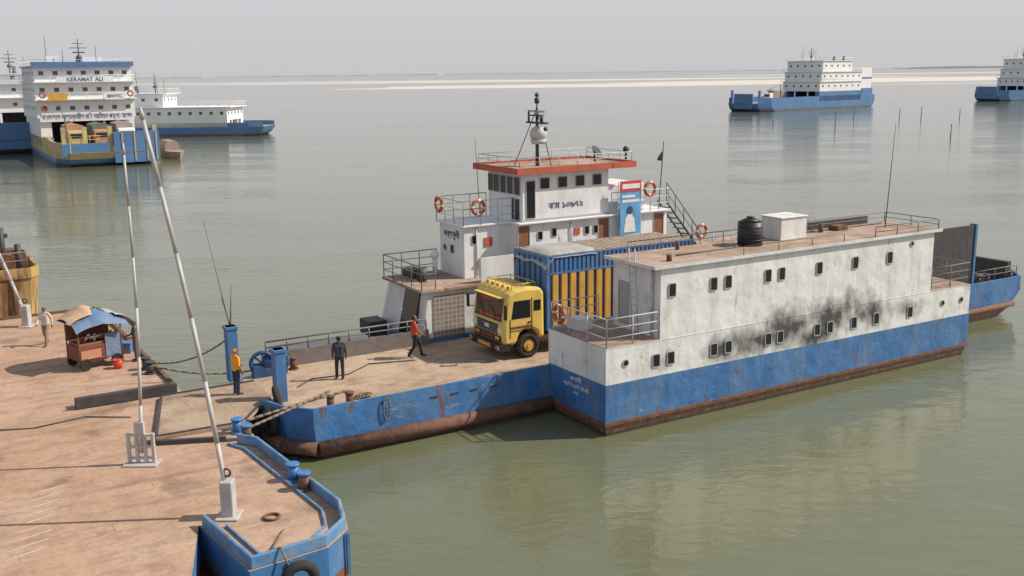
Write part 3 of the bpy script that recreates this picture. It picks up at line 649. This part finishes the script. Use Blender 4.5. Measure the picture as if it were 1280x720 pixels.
# ------------------------------------------------------------------ background ferries
def bgferry(lab,loc,ang,L,Wd,deck,sup,levels,hullm,supm,roofm,ramp=(-.72,.72),det=True,bulw=1.4,casing=None,ov=.9):
    R=root('car_ferry',lab,'ferry',(*loc,0),ang,'ferries on the river')
    h=Wd/2
    def o(r): return [(-L+r,-h),( -L*.08-r,-h),(-r,-h*.8),(-r,h*.8),(-L*.08-r,h),(-L+r,h)]
    MB().loft([(-.4,o(2.5)),(.5,o(1.0)),(1.1,o(.5)),(deck,o(0))],[1,3,0],capm=2).out('hull',R,[hullm,m_fdark,m_fbrown,m_fblue])
    i=[(-L+.2,-h+.1),(-L*.08,-h+.1),(-.3,-h*.78)]
    multi('bulwark',R,hullm,[MB().ribbon(i,.2,deck,deck+bulw),MB().ribbon([(x,-y) for x,y in i],.2,deck,deck+bulw)])
    if ramp: MB().box(-.5,-.1,h*ramp[0],h*ramp[1],deck-1.6,deck+2.8).out('bow_ramp',R,m_fblue)
    x0,x1=sup
    multi('side_casing',R,casing or supm,[MB().box(x0,x1,-h,-h+1.6,deck,levels[0][0]),MB().box(x0,x1,h-1.6,h,deck,levels[0][0])])
    MB().box(x0+6,x0+6.4,-h+1.6,h-1.6,deck,levels[0][0]).out('car_deck_bulkhead',R,m_fdark)
    for y in (-h*.35,h*.35): MB().box(x1-.4,x1-.1,y-.2,y+.2,deck,levels[0][0]).out('pillar',R,supm)
    for k,(z0,z1,fr,bk,wd) in enumerate(levels):
        xa,xb=x0+bk,x1-fr;hw=wd/2
        c=MB().box(xa,xb,-hw,hw,z0,z1-.15).out('cabin',R,supm)
        MB().box(xa-.4,xb+ov,-hw-.3,hw+.3,z1-.15,z1).out('cabin_roof',R,roofm if k==len(levels)-1 else m_fwhite)
        zc=(z0+z1)/2+.1
        n=int(wd/(1.9 if det else 2.6))
        for j in range(n): window(c,xb,-hw+(j+.5)*wd/n,zc,PI/2,.85,.75,.08,glass=m_fdark,frame=m_fwhite,fw=.06)
        n=int((xb-xa)/(2.2 if det else 3))
        for j in range(n):
            window(c,xa+(j+.5)*(xb-xa)/n,-hw,zc,0,.85,.75,.08,glass=m_fdark,frame=m_fwhite,fw=.06)
            if not det: window(c,xa+(j+.5)*(xb-xa)/n,hw,zc,PI,.85,.75,.08,glass=m_fdark,frame=m_fwhite,fw=.06)
        MB().rail([(xa,-hw-.25,z1),(xb+ov-.05,-hw-.25,z1),(xb+ov-.05,hw+.25,z1),(xa,hw+.25,z1)],.95,.035,2,2.4).out('railing',R,m_fwhite)
    zt=levels[-1][1];xm=x1-levels[-1][2]-3
    b=MB().tube((xm,0,zt),(xm,0,zt+4.2),.14,0,8,.07).tube((xm,-1.3,zt+2.8),(xm,1.3,zt+2.8),.06).tube((xm,-.8,zt+3.5),(xm,.8,zt+3.5),.05).box(xm-.1,xm+.1,-.9,.9,zt+2,zt+2.2).ball((xm,0,zt+1.3),.45);b.out('mast',R,m_fdark)
    multi('antenna',R,m_fdark,[MB().tube((xm+1,2.4,zt),(xm+1,2.4,zt+3),.05),MB().tube((xm+1.4,-2.6,zt),(xm+1.4,-2.6,zt+2.4),.05),MB().tube((xm-2,-4.6,zt),(xm-2.2,-4.6,zt+4.6),.05)])
    multi('funnel',R,m_fdark,[MB().tube((x0+3,-1.8,zt-1),(x0+2.6,-1.8,zt+1.4),.4,0,12),MB().tube((x0+3,1.8,zt-1),(x0+2.6,1.8,zt+1.4),.4,0,12)])
    return R
B1=bgferry('large white ferry with blue roof and yellow hull sides',(-57.0,150.0),math.radians(-60),50,14,2.0,(-40,-20),[(6.2,9.2,0,0,14.6),(9.2,11.9,0,1,14.6),(11.9,14.3,.3,2,14.4)],m_fyellow,m_fwhite,m_fblue,ramp=(0.05,.95))
MB().box(-19.10,-19.02,-4.2,4.2,11.75,12.65).out('name_board',B1,m_fwhite)
text(B1,'KERAMAT ALI',(-18.98,0,12.2),PI/2,.92,m_finkk,sx=.95)
MB().box(-19.62,-19.55,-7.0,7.0,5.75,7.1).out('banner_board',B1,m_fwhite)
text(B1,'বাংলাদেশ অভ্যন্তরীণ নৌ পরিবহন কর্পোরেশন',(-19.50,0,6.45),PI/2,1.0,m_ink,sx=.66)
MB().box(-20.5,-19.4,-7.5,7.5,14.32,14.9).out('roof_fascia',B1,m_fblue)
MB().box(-19.98,-19.93,2.8,5.6,8.3,9.0).out('sign_board',B1,m_fwhite)
MB().box(-19.04,-19.00,-5.6,-2.8,9.0,10.1).out('sign_board',B1,m_cyellow)
MB().box(-19.04,-19.00,2.6,5.8,9.0,10.1).out('sign_board',B1,m_fwhite)
text(B1,'BIWTC',(-18.96,4.2,9.55),PI/2,.7,m_ink)
for y in (1.5,3.2,4.9,6.2): MB().box(-.08,-.02,y-.1,y+.1,.6,4.7).out('ramp_stiffener',B1,m_fyellow)
MB().box(-.9,-.3,-6.6,-.2,1.6,3.3).out('bow_bulwark',B1,m_fblue)
multi('bow_post',B1,m_fyellow,[MB().box(-1.2,-.6,y-.3,y+.3,2,5.6) for y in (-6.2,-3.4,.0,6.2)])
MB().tube((-3,-5.5,2),(-3,-5.5,7),.12).tube((-3,-5.5,6.8),(-10,-5.5,9),.05).out('derrick',B1,m_fdark)
multi('deck_winch',B1,m_fdark,[MB().tube((-2.6,y,2.6),(-2.6,y+1.2,2.6),.6,0,12) for y in (-5.5,-2.2)])
MB().rail([(-1.1,-6.4,3.3),(-1.1,-.3,3.3)],1.0,.05,2,1.2).out('railing',B1,m_fyellow)
multi('deck_locker',B1,m_fwhite,[MB().box(-24,-22.5,-5,-3,14.9,15.9),MB().box(-30,-27,1,4,14.4,15.8)])
multi('lifebuoy',B1,m_orange,[MB().torus((-19.0,y,z),.4,.12,(1,0,0)) for y,z in ((-6.4,9.9),(6.6,9.9),(-6.2,7.9))])
multi('gangway',B1,m_fyellow,[MB().box(-19.5,-12,-6.9,-6.1,3.4,3.6),MB().box(-19.5,-14,6.1,6.9,3.4,3.6)])
def farlorry(loc,ang,bm,cm,lab):
    R=root('parked_truck',lab,'truck',loc,ang,'trucks on the ferry foredeck')
    MB().prismy([(0,.6),(0,1.6),(-.2,2.7),(-1.8,2.8),(-1.8,.6)],-1.2,1.2).out('cab',R,cm,bevel=.08)
    MB().add([(.02,-1,1.65),(.02,1,1.65),(-.17,1,2.5),(-.17,-1,2.5)],[(0,1,2,3)]).out('windscreen',R,m_glass)
    MB().box(-7.5,-2,-1.25,1.25,1.0,3.4).prismx([(-1.25,3.4),(0,3.75),(1.25,3.4)],-7.5,-2).out('cargo_body',R,bm,bevel=.05)
    for x in (-1,-5.4,-6.5):
        for y in (-1.1,1.1): MB().tube((x,y-.14,.5),(x,y+.14,.5),.5,0,16).out('wheel',R,m_rubber)
def onb(R,x,y,z):
    c,s=math.cos(R.rotation_euler.z),math.sin(R.rotation_euler.z);return (R.location.x+x*c-y*s,R.location.y+x*s+y*c,z)
farlorry(onb(B1,-8,-3.4,2.0),math.radians(-60),m_forange,m_fyellow,'lorry with orange load parked on ferry foredeck')
farlorry(onb(B1,-9,0.4,2.0),math.radians(-60),m_haul,m_forange,'lorry with dark green tarpaulin parked on ferry foredeck')
farlorry(onb(B1,-11,4.2,2.0),math.radians(-60),m_fbrown,m_fwhite,'lorry with brown load parked on ferry foredeck')
B2=bgferry('white ferry with dark blue hull moored beside another ferry',(-81,178),math.radians(-60),52,15,2.4,(-42,-24),[(6.2,9.0,0,0,15),(9.0,11.6,0,1,15),(11.6,13.4,.5,3,13)],m_fblue,m_fwhite,m_fwhite,det=False)
B3=bgferry('low white ferry with dark blue hull and raised bridge',(-51.5,226),math.radians(-3),38,11,1.9,(-32,-7.5),[(3.3,6.1,0,0,11.0),(6.1,9.0,14,2,8)],m_fblue,m_fwhite,m_fwhite,ramp=None,bulw=.9)
B4=bgferry('blue hulled ferry with tall white superstructure crossing the river',(70,317),math.radians(218),58,14,2.4,(-50,-28),[(5.4,8.4,0,0,14),(8.4,11.4,.8,0,14),(11.4,14.8,1.6,5,13.4)],m_fblue,m_fwhite,m_fwhite,det=False,bulw=1.6,ramp=(-.5,.5),casing=m_fblue,ov=.5)
MB().box(-56.5,-50.5,-6.9,6.9,2.4,6.0).out('stern_casing',B4,m_fblue)
MB().box(-56,-50.5,-6.7,6.7,6.002,12.5).out('stern_house',B4,m_fwhite)
MB().box(-56.3,-50.5,-6.75,6.75,9.0,9.5).out('stern_stripe',B4,m_fblue)
multi('bow_post',B4,m_fblue,[MB().box(-1.6,-1.0,y-.3,y+.3,2.4,6.2) for y in (-5.2,5.2)])
MB().tube((-14,3,2.4),(-14,3,8),.15).tube((-14,3,7.8),(-7,3,6),.06).out('derrick',B4,m_fdark)
B5=bgferry('small distant ferry with blue hull and tall pale bridge',(174,386),math.radians(205),50,13,2.4,(-38,-13),[(5.2,8.2,0,0,13),(8.2,11.4,1,6,12.6),(11.4,15.0,2,8,12)],m_fblue,m_fwhite,m_fwhite,det=False,bulw=1.4,casing=m_fblue,ov=.5)
farlorry(onb(B4,-13,-1.5,2.4),math.radians(218),m_fbrown,m_fwhite,'lorry with brown load parked on ferry foredeck')
R=root('small_boat','small covered wooden boat moored beside large ferry','boat',(-52,163,0),math.radians(-60),None)
MB().loft([(-.2,[(-8,-.8),(0,-.8),(2,0),(0,.8),(-8,.8)]),(1.1,[(-9,-1.2),(0,-1.3),(3.0,0),(0,1.3),(-9,1.2)])]).out('hull',R,m_fbrown)
MB().prismx([(-1.1,1.1),(-1.1,2.0),(-.6,2.5),(.6,2.5),(1.1,2.0),(1.1,1.1)],-7.5,-2.7).out('cabin',R,m_fbrown)
for x,y,h in ((69,223,3.2),(84,257,3.0),(94,254,2.6),(102,261,2.8),(79,188,2.4),(112,262,2.2),(60,240,1.8)):
    o=MB().tube((0,0,-.5),(.1*random.random(),0,h),.1,0,7,.07).tube((0,0,h-.2),(0,0,h),.13,0,7).out('river_stake',None,m_fdark,loc=(x,y,0));tag(o,'thin dark navigation stake standing in river water','stake','stakes in the river')
# rusty ochre work barge beyond the pontoon
Y=root('work_boat','rust stained ochre work barge moored behind pontoon','boat',W(-19.0,28.0,0),FA)
MB().loft([(-.3,[(-6,0),(4,0),(4.3,.5),(4.3,6),(-6,6)]),(2.8,[(-7,-.1),(4.2,-.1),(4.6,.5),(4.6,6.5),(-7,6.5)])]).out('hull',Y,m_ochre)
MB().ribbon([(-7,-.1),(4.2,-.1),(4.6,.5),(4.6,6.5)],.14,2.8,3.3).out('bulwark',Y,m_ochre)
MB().box(-3,2.6,1.5,5,2.8,5.0).out('deckhouse',Y,m_ochre,bevel=.05)
for x,y,z in ((2.8,.9,4.6),(3.9,1.5,4.3),(3.3,2.8,5.0)): MB().tube((x,y,2.8),(x,y,z),.16,0,10).box(x-.3,x+.3,y-.1,y+.1,z-.5,z-.3).out('deck_bitt',Y,m_dark)
MB().box(2.9,3.9,3,4,2.8,3.8).tube((3.4,2.2,3.3),(3.4,3.0,3.3),.4,0,14).out('winch',Y,m_rust)
for x in (-1,1.5): MB().torus((x,-.22,1.6),.42,.15,(0,1,0)).out('tyre_fender',Y,m_rubber)
for x in (-4,-1.5,1,3.4): MB().box(x-.06,x+.06,-.2,-.02,.3,2.9).out('hull_rib',Y,m_rust)
MB().rail([(-6.8,-.1,3.3),(4.1,-.1,3.3)],.8,.03,2,1.5).out('railing',Y,m_raildark)
# ------------------------------------------------------------------ kiosk cart
K=root('food_cart','makeshift snack cart with tan and blue cloth canopy','food cart',W(-14.0,14.9,1.304),FA+.25)
MB().box(-.95,.75,-.55,.55,.35,.95).box(-.9,.7,-.5,.5,.95,1.05,1).out('cart_body',K,[m_kred,m_door],bevel=.02)
MB().box(.1,.76,-.575,-.553,.4,1.35).out('side_panel',K,m_bluetarp)
b=MB()
for x in (-.95,.75):
    for y in (-.58,.58): b.tube((x,y,.1),(x,y,2.0),.028)
b.tube((-.95,-.58,1.35),(.75,-.58,1.35),.02).tube((-.95,.58,1.35),(.75,.58,1.35),.02);b.out('canopy_post',K,m_door)
def sheet(x0,x1,y0,y1,f,nx=12,ny=10):
    vs=[];fs=[]
    for i in range(nx+1):
        for j in range(ny+1):
            x=x0+(x1-x0)*i/nx;y=y0+(y1-y0)*j/ny;vs.append((x,y,f(i/nx,j/ny)))
    for i in range(nx):
        for j in range(ny): fs.append((i*(ny+1)+j,(i+1)*(ny+1)+j,(i+1)*(ny+1)+j+1,i*(ny+1)+j+1))
    return MB().add(vs,fs,0,True)
sheet(-1.15,.95,-.95,.95,lambda u,v:1.90+.40*(1-abs(2*u-1))*(1-.3*abs(2*v-1))-.30*(max(0,1-2*v)**3)-.1*(max(0,2*v-1)**4)+.04*math.sin(9*u+7*v)).out('canopy',K,m_bluetarp,label='sagging blue tarpaulin canopy')
sheet(-1.2,.5,-.45,.95,lambda u,v:1.99+.46*(1-abs(2*u-1))*(1-.3*abs(2*v-1))-.12*((2*v-1)**4)+.04*math.sin(8*u+5*v)).out('canopy_cover',K,m_tan,label='tan cloth thrown over the canopy')
sheet(.55,1.45,-.7,.8,lambda u,v:2.05-.65*u*u+.04*math.sin(9*v)).out('canopy_flap',K,m_tarpgrey)
for x in (-.75,.5):
    for y in (-.60,.60): MB().torus((x,y,.24),.20,.045,(0,1,0),0,22,6).tube((x,y-.02,.24),(x,y+.02,.24),.18,0,16).out('wheel',K,m_rubber)
b=MB();rnd=random.Random(4)
for i in range(14):
    x=-.85+.11*i;hh=.14+.2*rnd.random();b.tube((x,-.35+.5*rnd.random(),1.05),(x,-.3,1.05+hh),.05,rnd.randint(0,3),8)
b.out('goods',K,[m_kred,m_cyellow,m_lw,m_door])
MB().box(-.95,.75,.52,.56,1.05,1.7).out('back_panel',K,[m_kred])
MB().box(-.9,-.1,-.60,-.57,.45,.8).out('front_board',K,[m_forange])
b=MB().tube((0,0,0),(0,0,.34),.14,0,18,.19).torus((0,0,.34),.19,.015,(0,0,1),0,18,6).out('bucket',None,m_bucket,loc=W(-13.45,13.9,1.304));tag(b,'red plastic bucket standing on pontoon deck','bucket')
b=MB().box(-.25,.25,-.2,.2,0,.4).box(-.3,.3,-.25,.25,.4,.45).out('stool',None,m_cblue,loc=W(-12.7,16.2,1.304));tag(b,'small blue box stool beside the snack cart','stool')
# ------------------------------------------------------------------ people (face +x)
def person(label,s,t,z,face,cl,pose=None,hgt=1.70,hat=None):
    J=dict(pel=(0,0,.95),ch=(.0,0,1.30),nk=(0,0,1.47),hd=(.02,0,1.60),
      hl=(0,.095,.93),kl=(.02,.10,.50),al=(-.02,.10,.08),tl=(.16,.12,.035),
      hr=(0,-.095,.93),kr=(.02,-.10,.50),ar=(-.02,-.10,.08),tr=(.16,-.12,.035),
      sl=(0,.19,1.40),el=(-.02,.25,1.12),wl=(.08,.25,.88),
      sr=(0,-.19,1.40),er=(-.02,-.25,1.12),wr=(.08,-.25,.88))
    if pose: J.update(pose)
    k=hgt/1.74;J={a:Vector(b)*k for a,b in J.items()}
    def hand(e,w): 
        d=(J[w]-J[e]).normalized();return J[w]+d*.085*k,d
    caps=[]
    def cap(a,b,ra,rb,m): caps.append((Vector(a),Vector(b),ra*k,rb*k,m))
    up=Vector((0,0,.01))
    for sd,sg in (('l',1),('r',-1)):
        cap(J['h'+sd],J['k'+sd],.095,.072,1);cap(J['k'+sd],J['a'+sd],.07,.058,1)
        cap(J['a'+sd]-Vector((.03,0,.02)),J['t'+sd],.042,.034,3)
        cap(J['s'+sd],J['e'+sd],.062,.05,0);cap(J['e'+sd],J['w'+sd],.045,.033,cl.get('sleeve',2))
        h,d=hand('e'+sd,'w'+sd);cap(J['w'+sd],h,.028,.032,2)
        off=Vector((0,sg*.07,0))*k
        cap(J['pel']+off,J['ch']+off*1.15,.105,.108,0);cap(J['ch']+off,J['s'+sd]-Vector((0,sg*.02,0)),.095,.06,0)
        cap(J['nk'],J['s'+sd],.05,.05,0)
    cap(J['ch'],J['nk'],.10,.055,0);cap(J['nk']-up,J['hd']-Vector((0,0,.05)),.052,.052,2)
    hd=J['hd'];cap(hd+Vector((-.01,0,.035))*k,hd+Vector((.012,0,-.055))*k,.092,.062,2)
    cap(hd+Vector((.085,0,-.0))*k,hd+Vector((.10,0,-.03))*k,.012,.016,2)
    for sg in (1,-1): cap(hd+Vector((-.005,sg*.088,.01))*k,hd+Vector((-.005,sg*.09,-.02))*k,.018,.014,2)
    b=MB()
    for a,c,ra,rb,m in caps:
        b.tube(a,c,ra,0,14,rb);b.ball(a,ra,0,14,8);b.ball(c,rb,0,14,8)
    R=root('person',label,'person',W(s,t,z),FA+face)
    tmp=b.out('tmp',None,m_skin)
    md=tmp.modifiers.new('r','REMESH');md.mode='VOXEL';md.voxel_size=.016
    sm=tmp.modifiers.new('s','SMOOTH');sm.iterations=3
    dg=bpy.context.evaluated_depsgraph_get();me=bpy.data.meshes.new_from_object(tmp.evaluated_get(dg));bpy.data.objects.remove(tmp)
    me.materials.clear()
    for mm in (cl['shirt'],cl['legs'],m_skin,cl.get('shoes',m_black)): me.materials.append(mm)
    for p in me.polygons:
        c=p.center;best=9;bi=0
        for a,d,ra,rb,m in caps:
            ad=d-a;q=max(0,min(1,(c-a).dot(ad)/max(1e-9,ad.length_squared)))
            dd=(c-a-ad*q).length-(ra+(rb-ra)*q)
            if dd<best: best=dd;bi=m
        if bi==0 and c.z<J['pel'].z-.06*k: bi=1
        p.material_index=bi;p.use_smooth=True
    fb=MB()
    for sd,sg in (('l',1),('r',-1)):
        h,d=hand('e'+sd,'w'+sd);side=d.cross(Vector((0,1,0)));side=side.normalized() if side.length>.1 else Vector((1,0,0))
        for i,L in enumerate((.062,.072,.068,.052)):
            base=h+side*(.026-.0175*i)*k;mid=base+d*L*.6*k;tip=mid+(d*.6-Vector((0,sg,0))*.6)*L*.6*k
            fb.tube(base,mid,.0095*k,0,6).tube(mid,tip,.009*k,0,6,.007*k)
        b0=J['w'+sd]+side*.025*k;fb.tube(b0,b0+(side*.8+d*.7)*.055*k,.011*k,0,6).tube(b0+(side*.8+d*.7)*.055*k,b0+(side*.6+d*1.2)*.075*k,.010*k,0,6,.008*k)
    import bmesh
    bm=bmesh.new();bm.from_mesh(me);vs=[bm.verts.new(v) for v in fb.v]
    for f in fb.f:
        ff=bm.faces.new([vs[i] for i in f]);ff.material_index=2;ff.smooth=True
    bm.to_mesh(me);bm.free()
    o=bpy.data.objects.new('body',me);COL.objects.link(o);o.parent=R
    MB().ball(tuple(hd+Vector((-.022,0,.03))*k),(.098*k,.094*k,.088*k),0,16,8,half=True).ball(tuple(hd+Vector((-.045,0,.02))*k),(.075*k,.088*k,.085*k),0,14,8).out('hair',R,hat or m_hair)
    for sg in (1,-1): MB().ball(tuple(hd+Vector((.082,sg*.032,.005))*k),.011*k,0,8,6).out('eye',R,m_hair)
    return R
walk=dict(kl=(.20,.10,.53),al=(.26,.10,.10),tl=(.44,.11,.06),kr=(-.03,-.10,.50),ar=(-.26,-.10,.14),tr=(-.12,-.11,.04),el=(-.14,.24,1.14),wl=(-.12,.24,.90),er=(.10,-.24,1.14),wr=(.30,-.22,1.0))
person('man in pale shirt and khaki trousers walking on pontoon',-15.3,19.4,1.30,-2.2,dict(shirt=cloth('cream_shirt',(.60,.56,.48)),legs=cloth('khaki_trousers',(.26,.20,.14)),sleeve=0),walk)
person('worker in orange vest standing on the boarding ramp',-10.6,7.6,1.40,.3,dict(shirt=cloth('orange_vest',(.80,.36,.04)),legs=cloth('navy_trousers',(.03,.04,.07)),sleeve=2),dict(el=(.05,.26,1.13),wl=(.22,.16,1.05)),hat=cloth('orange_cap',(.6,.22,.03)))
person('man in dark clothes standing on ferry deck',-6.7,7.6,1.305,1.2,dict(shirt=cloth('dark_shirt',(.05,.055,.07)),legs=cloth('dark_trousers',(.035,.035,.04)),sleeve=0),dict(kl=(.1,.12,.5),al=(.1,.13,.08),tl=(.27,.15,.035)))
person('man in red shirt and dark trousers walking on ferry deck',-3.0,8.8,1.305,-.4,dict(shirt=cloth('red_shirt',(.52,.06,.03)),legs=cloth('black_trousers',(.02,.02,.025)),sleeve=2),walk,hgt=1.75)
person('vendor in dark shirt standing beside snack cart',-12.6,14.6,1.304,PI,dict(shirt=cloth('vendor_shirt',(.10,.10,.13)),legs=cloth('vendor_lungi',(.16,.12,.10)),sleeve=2),dict(el=(.06,.25,1.14),wl=(.26,.18,1.05),er=(.06,-.25,1.14),wr=(.26,-.18,1.08)),hgt=1.66)
# ------------------------------------------------------------------ light, sky, camera
sun_az=math.radians(5)
sun_el=math.radians(42)
sd=Vector((math.cos(sun_el)*math.cos(sun_az),math.cos(sun_el)*math.sin(sun_az),math.sin(sun_el)))
L=bpy.data.lights.new('sun','SUN');L.energy=5.0;L.angle=math.radians(.6);L.color=(1,.91,.79)
lo=bpy.data.objects.new('sun',L);COL.objects.link(lo);lo.rotation_euler=sd.to_track_quat('Z','Y').to_euler()
wd=bpy.data.worlds.new('World');SC.world=wd;wd.use_nodes=True;nt=wd.node_tree
bg=nt.nodes['Background']
sky=nt.nodes.new('ShaderNodeTexSky');sky.sky_type='NISHITA';sky.sun_disc=False;sky.sun_elevation=sun_el;sky.sun_rotation=PI/2-sun_az
sky.dust_density=6;sky.air_density=1;sky.ozone_density=1
sc=nt.nodes.new('ShaderNodeVectorMath');sc.operation='SCALE';sc.inputs['Scale'].default_value=.9;nt.links.new(sky.outputs[0],sc.inputs[0])
tc=nt.nodes.new('ShaderNodeTexCoord');sx=nt.nodes.new('ShaderNodeSeparateXYZ');nt.links.new(tc.outputs['Generated'],sx.inputs[0])
cr=nt.nodes.new('ShaderNodeValToRGB');e=cr.color_ramp.elements
e[0].position=0;e[0].color=(6.7,6.6,6.75,1);e[1].position=1;e[1].color=(2.6,3.1,4.0,1)
for p_,c_ in ((.06,(7.1,6.95,7.25)),(.2,(7.1,7.15,7.6)),(.35,(5.8,6.0,6.7)),(.6,(3.6,4.0,4.8))):
    q=e.new(p_);q.color=(*c_,1)
nt.links.new(sx.outputs[2],cr.inputs[0])
mx=nt.nodes.new('ShaderNodeMix');mx.data_type='RGBA';mx.inputs[0].default_value=.85
nt.links.new(sc.outputs[0],mx.inputs[6]);nt.links.new(cr.outputs[0],mx.inputs[7]);nt.links.new(mx.outputs[2],bg.inputs[0])
bg.inputs[1].default_value=.1
cam=bpy.data.cameras.new('camera');cam.sensor_width=36;cam.lens=1300/1280*36;cam.clip_end=60000;cam.clip_start=.5
co=bpy.data.objects.new('camera',cam);COL.objects.link(co);co.location=(0,0,12.5)
p=math.atan(270/1300)
co.rotation_euler=(Matrix.Rotation(PI/2-p,3,'X')@Matrix.Rotation(-.0125,3,'Z')).to_euler()
SC.camera=co
SC.view_settings.view_transform='Standard';SC.view_settings.look='None';SC.view_settings.exposure=0
